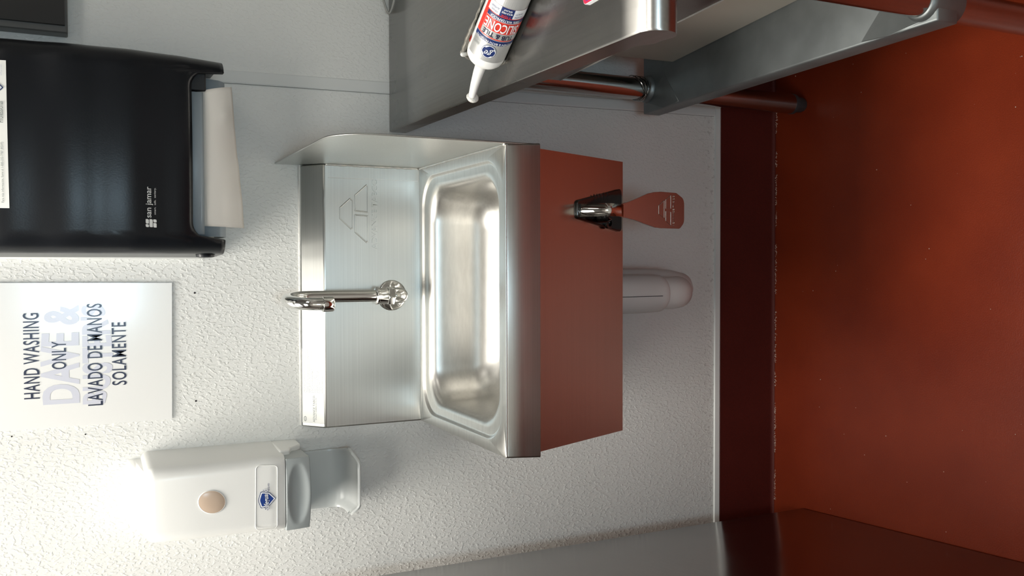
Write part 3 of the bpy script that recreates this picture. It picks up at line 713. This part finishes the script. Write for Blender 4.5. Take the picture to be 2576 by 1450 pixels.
# ------------------------------------------------------------------ sign
sg = thing('wall_sign', 'white bilingual hand washing sign on the wall', 'sign', (-0.083, 0, 1.2265))
pl = round_poly([(-0.1908, 1.2282), (0.0245, 1.2262), (0.0272, 1.5060), (-0.1908, 1.5075)], 0.0008, 2)
board = prism('board', [(x, -0.0012, z) for x, z in pl], (0, -0.0014, 0), 'sign', sg)
YG = -0.0029
def logo_row(s, x0, x1, zt_fn, zb_fn, bold):
    text('faded_logo', s, 'lilac', sg, lambda u, v: Vector((x0+(x1-x0)*u, YG, zb_fn(u)+(zt_fn(u)-zb_fn(u))*v)), parent=board, bold=bold)
logo_row('DAVE &', -0.1560, -0.0075, lambda u: 1.4085+0.0045*math.sin(PI*u)-0.004*u, lambda u: 1.3585+0.0*u, 0.03)
logo_row("BUSTER'S", -0.1590, -0.0085, lambda u: 1.3565, lambda u: 1.3285-0.0165*math.sin(PI*min(1, .08+u*.86)), 0.025)
for s, x0, x1, z0, z1 in (('HAND WASHING', -0.1459, -0.0185, 1.4122, 1.4333), ('ONLY', -0.1035, -0.0619, 1.3765, 1.3961), ('LAVADO DE MANOS', -0.1615, -0.0062, 1.3270, 1.3480), ('SOLAMENTE', -0.1323, -0.0354, 1.2936, 1.3141)):
    text('lettering', s, 'ink', sg, wall_rect(x0, x1, z0, z1, YG-0.0002), parent=board, bold=0.007, space=1.10)

# ------------------------------------------------------------------ dark wall box top right
db = thing('wall_box', 'dark box mounted on the wall behind the towel dispenser', 'wall box', (0.6, 0, 1.368))
box('frame', (0.3925, 0.82, -0.030, 0.0, 1.368, 1.86), 'dark_frame', db, bevel=(0.002, 2))
box('front_panel', (0.4025, 0.81, -0.034, -0.028, 1.3715, 1.85), 'dark_panel', db, bevel=(0.001, 2))

# ------------------------------------------------------------------ work table
wt = thing('work_table', 'stainless steel work table with galvanised undershelf', 'table', (0.75, -0.4, 0))
TL = 1.42
def tx(y): return 0.2835+0.010*y                    # left edge, very slightly out of square
Rn = 0.0215; YF = -0.768; ZT = 0.868
prof = [(-0.003, ZT-0.030), (-0.003, ZT-0.002), (-0.005, ZT)] + [(y, ZT) for y in (-0.2, -0.4, -0.6, -0.74)] + [(YF+0.006-0.010, ZT+0.0)] + [(YF-Rn*math.sin(t), ZT-Rn+Rn*math.cos(t)) for t in [PI*1.15*i/16 for i in range(1, 17)]]
prof += [(YF+0.03, ZT-0.0405), (YF+0.045, ZT-0.030), (-0.5, ZT-0.030)]
rings = [[(tx(y)+e, y+(0.0 if True else 0), z-(dz if z > ZT-0.02 else 0)) for y, z in prof] for e, dz in ((0.0, 0.0018), (0.0022, 0.0),)]
rings.append([(TL, y, z) for y, z in prof])
finish('tabletop', *loft_data(rings), 'steel_table', wt, smooth=40)
# rolled-under side lip with a rounded back end
lip = round_poly([(-0.004, ZT-0.004), (-0.004, ZT-0.030), (-0.05, ZT-0.032), (YF+0.01, ZT-0.032), (YF-0.008, ZT-0.012)], [0, .012, 0.01, .01, 0], 5)
finish('side_lip', *prism_data([(tx(y)+0.0004, y, z) for y, z in lip], (0.03, 0, 0)), 'steel_cab', wt, bevel=(0.0012, 2))
# drawer housing under the top
def dh(k_): return [(0.336, 0.838), (0.336, 0.688+k_), (0.338, 0.682+k_), (0.3445, 0.670+k_), (0.347, 0.667+k_), (0.75, 0.667+k_), (0.75, 0.838)]
finish('drawer_housing', *loft_data([[(x, y, z) for x, z in dh(k_)] for y, k_ in ((-0.285, 0.0), (-0.74, 0.045))]), 'steel_bin', wt, bevel=(0.0015, 2))
tube('housing_seam', [(0.3362, -0.287, 0.686), (0.3362, -0.738, 0.731)], 0.0012, 'greyline', wt, seg=6)
# undershelf
SZ = 0.388
def sxl(y): return 0.338-0.028*(y+0.088)*1.0
shelf = [(sxl(-0.075), -0.075), (sxl(-0.72), -0.722), (1.36, -0.722), (1.36, -0.075)]
rings = [[(x+0.0022*(1 if i < 2 else -1)*k_, y+0.002*(-1 if i in (0, 3) else 1)*k_, z) for i, (x, y) in enumerate(shelf)] for z, k_ in ((SZ-0.037, 0), (SZ-0.002, 0), (SZ, 1))]
finish('undershelf', *loft_data(rings), 'galv', wt, bevel=(0.001, 1))
LEGS = [(0.3825, -0.088), (0.385, -0.700), (1.33, -0.088), (1.33, -0.700)]
for (x, y) in LEGS:
    lg_ = lathe('leg', (x, y, 0.03), (0, 0, 1), [(0, 0.0202), (0.80, 0.0206)], 'pipe', wt, seg=28)
    lathe('foot', (x, y, 0.0), (0, 0, 1), [(0, 0.013), (0.006, 0.0155), (0.024, 0.0165), (0.026, 0.0205), (0.034, 0.0207)], 'rubber', wt, parent=lg_, seg=24)
    lathe('shelf_collar', (x, y, SZ-0.05), (0, 0, 1), [(0, 0.0215), (0.001, 0.0258), (0.05, 0.0258), (0.056, 0.0235), (0.058, 0.021)], 'galv', wt, parent=lg_, seg=28)
# gusset running each shelf edge into its collar
for (x, y), s in ((LEGS[0], -1), (LEGS[1], 1)):
    prism('corner_gusset', [(x-0.0255, y, SZ+0.0006), (x-0.004, y-0.0252*(-s), SZ+0.0006), (x+0.02, y+s*0.055, SZ+0.0006), (sxl(y+s*0.10)+0.003, y+s*0.10, SZ+0.0006), (sxl(y+s*0.05)+0.0, y+s*0.05, SZ+0.0006)], (0, 0, -0.03), 'galv', wt, bevel=(0.001, 1))
# twisted tie wire round the back leg
wr = thing('tie_wire', 'loops of thin wire twisted round the back table leg', 'wire', (0.3825, -0.088, SZ))
for k_ in range(4):
    h = SZ+0.014+0.0035*k_; tl = 0.010*(k_-1.5)*.5
    tube('strand', [(0.3825+0.0228*math.cos(a), -0.088+0.0228*math.sin(a), h+tl*math.cos(a)+0.006*math.sin(a+k_*.5)) for a in [2*PI*i/28 for i in range(29)]], 0.0009, 'pipe', wr, seg=6)

# bin on the undershelf
bn = thing('storage_bin', 'pale beige plastic bin standing on the table undershelf', 'bin', (0.57, -0.38, SZ))
bx0, by0 = 0.412, -0.172; ca, sa = math.cos(0.09), math.sin(0.09)
def bxf(x, y, z): return (bx0+x*ca-(-y)*-sa*1.0, by0-(-y)*ca*1.0*1.0-x*-sa*0-0.0, z)
def binp(u, w, z):                                   # u to the right, w towards the viewer
    return (bx0+u*ca+w*sa, by0-w*ca+u*sa, z)
rings = []
for z, o in ((SZ+0.001, 0.010), (SZ+0.004, 0.004), (SZ+0.012, 0.0), (SZ+0.263, -0.002), (SZ+0.2635, -0.006), (SZ+0.268, -0.006), (SZ+0.2685, 0.0), (SZ+0.02, 0.004)):
    rings.append([binp(x, y, z) for x, y in rrect(0.16, 0.21, 0.16-o, 0.21-o, 0.016, 6)])
finish('body', *loft_data(rings), 'bin', bn, smooth=40)

# ------------------------------------------------------------------ caulk gun and cartridge
AX = Vector((-0.602, 0.7985, 0)); CW = Vector((-AX.y, AX.x, 0)) ; UPV = Vector((0, 0, 1))
T0 = Vector((0.3648, -0.5404, 0.897))                # axis point at the picture's edge
RT = 0.0243
SH = 0.092                                            # shoulder, metres ahead of T0
ct = thing('caulk_cartridge', 'white silicone caulk cartridge with red and blue label', 'caulk tube', T0+AX*SH-UPV*0.029)
lathe('barrel', T0+AX*(SH+0.0015), -AX, [(0, 0.0085), (0.0006, 0.0165), (0.003, 0.0195), (0.008, RT-0.0012), (0.013, RT-0.0002), (0.016, RT), (0.215, RT)], 'white_tube', ct, seg=48)
nz_ = [T0+AX*SH, T0+AX*(SH+0.02)-UPV*0.001, T0+AX*(SH+0.04)-UPV*0.003, T0+AX*(SH+0.062)-UPV*0.006, T0+AX*(SH+0.066)-UPV*0.0065]
nzz = tube('nozzle', nz_, [0.0078, 0.0068, 0.0058, 0.0046, 0.0042], 'white_tube', ct, seg=20)
q = T0+AX*(SH+0.066)-UPV*0.0075
lathe('nozzle_blob', q-AX*0.006, AX, [(0, 0.004), (0.001, 0.0078), (0.004, 0.0085), (0.007, 0.0062), (0.0085, 0.0015)], 'caulk', ct, parent=nzz, seg=12, smooth=180)
# cylinder wrap: angle 0 = straight up, positive towards the wall side (picture left)
def cy(th, s, h=0.0002):
    return T0+AX*s+(UPV*math.cos(th)-CW*math.sin(th)*-1.0*-1.0)*(RT+h)
FACE = None
vdir = (CAM-(T0+AX*0.04)).normalized(); vperp = (vdir-AX*vdir.dot(AX)).normalized()
th0 = math.atan2(-vperp.dot(CW), vperp.dot(UPV))     # angle that faces the camera's side of the room
def band(name, t0, t1, s0, s1, material, parent, h, n=28):
    rows = [[cy(t0+(t1-t0)*i/n, s, h) for i in range(n+1)] for s in (s0, s1)]
    return finish(name, *loft_data(rows, False, False), material, ct, parent=parent)
print('label centre angle', math.degrees(th0))
LA, LB = th0-1.75, th0+1.02                           # label from reading-start to reading-end
lab = band('label', LA, LB, -0.118, SH-0.0165, 'silver', None, 0.00025)
lab['label'] = 'silver, red and navy printed label'
S = lambda f: (SH-0.0165)-f                           # metres back from the label's front edge
band('navy_band', LA, LB, S(0.0325), S(0.0265), 'navy', lab, 0.0004)
band('red_field', LA, LB, S(0.080), S(0.0335), 'red', lab, 0.0004)
band('grey_panel', LA, LB-0.28, S(0.0435), S(0.0350), 'silver', lab, 0.0006)
band('white_rule', LA, LB-0.28, S(0.0602), S(0.0437), 'white_print', lab, 0.0006)
band('red_panel', LA, LB-0.29, S(0.0598), S(0.0441), 'red', lab, 0.0007)
band('navy_panel', LA, LB-0.28, S(0.0660), S(0.0605), 'navy', lab, 0.0006)
band('white_panel', LA, LB-0.22, S(0.0800), S(0.0672), 'white_print', lab, 0.0006)
band('navy_box', th0-0.55, th0+0.12, S(0.0800), S(0.0672), 'navy', lab, 0.0007)
def ctext(s, t0, t1, f0, f1, material, bold=0.0, shear=0.0, curve=None):
    text('lettering', s, material, ct, lambda u, v: cy(t0+(t1-t0)*u, S(f1)+(S(f0)-S(f1))*v, 0.0014), parent=lab, bold=bold, shear=shear)
ctext('SILICONE', th0-1.12, th0+0.66, 0.0455, 0.0583, 'white_print', 0.014)
ctext('TUB & TILE', th0-1.05, th0+0.60, 0.0360, 0.0425, 'ink', 0.012)
ctext('KITCHEN & BATH PROJECTS', th0-1.25, th0+0.80, 0.0277, 0.0313, 'white_print', 0.006)
ctext('100% WATERPROOF', th0-1.0, th0+0.50, 0.0615, 0.0650, 'white_print', 0.008)
ctext('WHITE', th0+0.46, th0+0.90, 0.0165, 0.0205, 'label_txt', 0.004)
ctext('SILICONE', th0+0.46, th0+0.90, 0.0218, 0.0240, 'label_txt')
ctext('7-YEAR', th0-0.45, th0+0.02, 0.0680, 0.0708, 'red', 0.01)
ctext('MOLD-FREE', th0-0.47, th0+0.05, 0.0725, 0.0750, 'white_print', 0.006)
ctext('SEALANT', th0-0.42, th0+0.0, 0.0762, 0.0785, 'white_print', 0.006)
ctext('STRONG', th0+0.22, th0+0.58, 0.0690, 0.0718, 'navy', 0.006)
ctext('ADHESION', th0+0.20, th0+0.64, 0.0735, 0.0762, 'navy', 0.006)
ctext('LONG LASTING', th0-1.15, th0-0.62, 0.0690, 0.0715, 'navy', 0.006)
ctext('QUALITY', th0-1.05, th0-0.62, 0.0735, 0.0760, 'navy', 0.006)
# side strip text running along the barrel
text('lettering', 'READY TO USE SILICONE SEALANT', 'label_txt', ct, lambda u, v: cy(th0+1.28+0.13*v, S(0.018)-0.088*u, 0.0006), parent=lab, bold=0.004)
band('red_patch', th0+1.25, th0+1.45, S(0.013), S(0.005), 'red', lab, 0.0004, 6)
# round monogram
gc = th0-0.10; gs = 0.0150
def gdisc(r, n=32): return [(gc+r*math.cos(a)/RT, gs-r*math.sin(a)) for a in [2*PI*i/n for i in range(n)]]
def disc(name, r0, r1, material, h):
    rows = [[cy(t, S(f), h) for t, f in gdisc(r)] for r in (r0, r1, (r1 if r1 > 0.0005 else 0.0002))]
    finish(name, *loft_data(rows[:2], True, False), material, ct, parent=lab)
disc('monogram_ring', 0.0094, 0.0001, 'navy', 0.0005)
disc('monogram_ring', 0.0089, 0.0001, 'white_print', 0.0007)
disc('monogram_ring', 0.0080, 0.0001, 'navy', 0.0009)
text('lettering', 'ge', 'white_print', ct, lambda u, v: cy(gc+(u-0.5)*0.0100/RT, S(gs+0.0045)+0.0085*v, 0.0012), parent=lab, shear=0.35, bold=0.0)
for k_ in range(4):
    a = PI/2*k_+0.5; P = [(gc+r*math.cos(a+o)/RT, gs-r*math.sin(a+o)) for r, o in ((0.0083, -0.35), (0.0083, 0.25), (0.0068, 0.38))]
    finish('monogram_curl', [cy(t, S(f), 0.0012) for t, f in P], [(0, 1, 2)], 'white_print', ct, parent=lab)

cg = thing('caulk_gun', 'grey caulk-smeared half-pipe gun cradling the silicone cartridge', 'caulk gun', T0+AX*SH-UPV*0.0290)
TC = -th0
rows = []
for s in [SH+0.004-0.225*i/24 for i in range(25)]:
    row = []
    for i in range(21):
        t = TC+PI-1.15+2.85*i/20; rr = RT+0.0030
        row.append(T0+AX*s+(UPV*math.cos(t)+CW*math.sin(t))*rr)
    rows.append(row)
finish('cradle', *loft_data(rows, False, False), 'gun', cg, smooth=60, solid=0.0014)
# front stop plate and old caulk smears on the picture-left rim
fp = []
for r, s in ((RT+0.0035, SH-0.004), (RT+0.004, SH+0.001), (0.019, SH+0.005), (0.012, SH+0.006)):
    fp.append([T0+AX*s+(UPV*math.cos(t)+CW*math.sin(t))*r for t in [TC+PI-1.15+2.85*i/20 for i in range(21)]])
finish('front_stop', *loft_data(fp, False, False), 'gun', cg, smooth=70, solid=0.002)
RD = UPV*math.cos(TC+PI+1.68)+CW*math.sin(TC+PI+1.68); RD2 = UPV*math.cos(TC)+CW*math.sin(TC)
pts = [T0+AX*(SH+0.004-0.17*i/30)+RD*(RT+0.0028+random.uniform(-.0006, .0010))+RD2*random.uniform(-.001, .001) for i in range(31)]
tube('rim_residue', pts, [random.uniform(.0010, .0024)*(1.5 if i < 9 else 1) for i in range(31)], 'gun', cg, seg=8, smooth=180)
pts = [T0+AX*(SH+0.000+0.0042*math.sin(PI*i/9))+(UPV*math.cos(TC-1.35+0.12*i*-1)+CW*math.sin(TC-1.35-0.12*i))*(RT+0.003-0.0012*i)+RD2*0.002 for i in range(9)]
tube('caulk_smear', pts, [0.002, 0.0032, 0.0036, 0.0034, 0.0036, 0.003, 0.003, 0.0025, 0.0015], 'caulk', cg, seg=10, smooth=180)
# rear plate, rod and grip beyond the picture
B0 = T0-AX*0.130
lathe('rear_plate', B0, -AX, [(0, 0.026), (0.004, 0.026), (0.0045, 0.004)], 'gun', cg, seg=24)
tube('push_rod', [B0, B0-AX*0.20], 0.004, 'gun', cg, seg=10)
tube('grip', [B0-AX*0.004, B0-AX*0.03+CW*0.01-UPV*0.008, B0-AX*0.06+CW*0.05-UPV*0.016, B0-AX*0.08+CW*0.11-UPV*0.017], [0.012, 0.012, 0.010, 0.009], 'gun', cg, seg=12)

# ------------------------------------------------------------------ cord and tag on the table
pts = [(0.62, -0.006, 0.900), (0.56, -0.006, 0.890), (0.525, -0.006, 0.882), (0.503, -0.007, 0.8765), (0.489, -0.010, 0.8725), (0.4845, -0.016, 0.8712), (0.486, -0.024, 0.8708), (0.492, -0.034, 0.8708), (0.503, -0.045, 0.8708), (0.53, -0.055, 0.8708), (0.62, -0.06, 0.8708)]
cu = bpy.data.curves.new('cord_loop', 'CURVE'); cu.dimensions = '3D'; sp_ = cu.splines.new('NURBS'); sp_.points.add(len(pts)-1)
for p, c in zip(sp_.points, pts): p.co = (*c, 1)
sp_.use_endpoint_u = True; sp_.order_u = 4; cu.bevel_depth = 0.0018; cu.bevel_resolution = 4; cu.resolution_u = 8
tmp = bpy.data.objects.new('cord_tmp', cu); C.objects.link(tmp)
me = bpy.data.meshes.new_from_object(tmp.evaluated_get(bpy.context.evaluated_depsgraph_get())); bpy.data.objects.remove(tmp)
me.materials.clear(); me.materials.append(M['cable']); me.name = 'cord_loop'
cl = bpy.data.objects.new('cord_loop', me); C.objects.link(cl); tag(cl, 'thin grey cord looped against the wall on the table', 'cord')

tg_ = thing('packet', 'purple and crimson printed packet lying on the work table', 'packet', (0.345, -0.70, 0.868))
e1 = Vector((0.93, 0.36, 0)); e2 = Vector((0.04, -1, 0)); P0 = Vector((0.3255, -0.6775, 0.8735))
def pk(a, b, h=0): return P0+e1*a+e2*b+Vector((0, 0, h))
base_ = round_poly([(0, 0), (0.075, 0), (0.075, 0.055), (0, 0.055)], 0.004, 4)
prism('card', [pk(a, b) for a, b in base_], (0, 0, -0.0052), 'white_print', tg_)
prism('crimson_border', [pk(a, b, .0002) for a, b in round_poly([(0.0006, 0.0006), (0.0744, 0.0006), (0.0744, 0.0544), (0.0006, 0.0544)], 0.0036, 4)], (0, 0, 0.0001), 'crimson', tg_)
prism('purple_field', [pk(a, b, .0004) for a, b in round_poly([(0.003, 0.0055), (0.072, 0.0055), (0.072, 0.053), (0.0022, 0.053)], 0.001, 3)], (0, 0, 0.0001), 'purple', tg_)

# ------------------------------------------------------------------ unseen counter added behind the photographer so the sink steel reflects grey
pc = thing('added_counter', 'unseen pale grey counter added behind the photographer as a reflector', 'counter', (0.3, -2.05, 0))
box('carcass', (-1.6, 2.2, -2.31, -1.70, 0.04, 0.86), 'counter', pc, bevel=(0.003, 2))
box('worktop', (-1.62, 2.22, -2.312, -1.67, 0.862, 0.90), 'steel', pc, bevel=(0.004, 2))
for k_ in range(6):
    d_ = box('cupboard_door', (-1.58+0.63*k_, -0.97+0.63*k_, -1.70, -1.682, 0.06, 0.84), 'counter', pc, bevel=(0.003, 2))
    tube('handle', [(-1.05+0.63*k_, -1.682, 0.60), (-1.05+0.63*k_, -1.655, 0.62), (-1.05+0.63*k_, -1.655, 0.74), (-1.05+0.63*k_, -1.682, 0.76)], 0.005, 'chrome', pc, parent=d_, seg=8)

# ------------------------------------------------------------------ steel cabinet at the picture's lower edge
cb = thing('steel_cabinet', 'brushed steel equipment cabinet standing left of the sink', 'cabinet', (-0.75, -0.45, 0))
c0 = Vector((-0.4579, -0.0955)); cd = Vector((0.0301, -0.4855)).normalized(); cn = Vector((cd.y, -cd.x))   # forward, leftward
if cn.x > 0: cn = -cn
def cp(a, b, z): p = c0+cd*a+cn*b; return (p.x, p.y, z)
CH = 1.02
poly = round_poly([(0, 0), (0.78, 0), (0.78, 0.62), (0, 0.62)], 0.004, 3)
finish('body', *prism_data([cp(a, b, 0.004) for a, b in poly], (0, 0, CH)), 'steel_cab', cb, bevel=(0.002, 2))
prism('kick_plate', [cp(a, b, 0.0) for a, b in ((0.01, 0.01), (0.77, 0.01), (0.77, 0.6), (0.01, 0.6))], (0, 0, 0.006), 'rubber', cb)
dr_ = prism('door', [cp(a, b, 0.1) for a, b in ((0.781, 0.01), (0.80, 0.01), (0.80, 0.61), (0.781, 0.61))], (0, 0, 0.88), 'steel_cab', cb, bevel=(0.003, 2))
tube('handle', [cp(0.80, 0.08, 0.5), cp(0.84, 0.08, 0.5), cp(0.84, 0.08, 0.8), cp(0.80, 0.08, 0.8)], 0.008, 'chrome', cb, parent=dr_, seg=10)
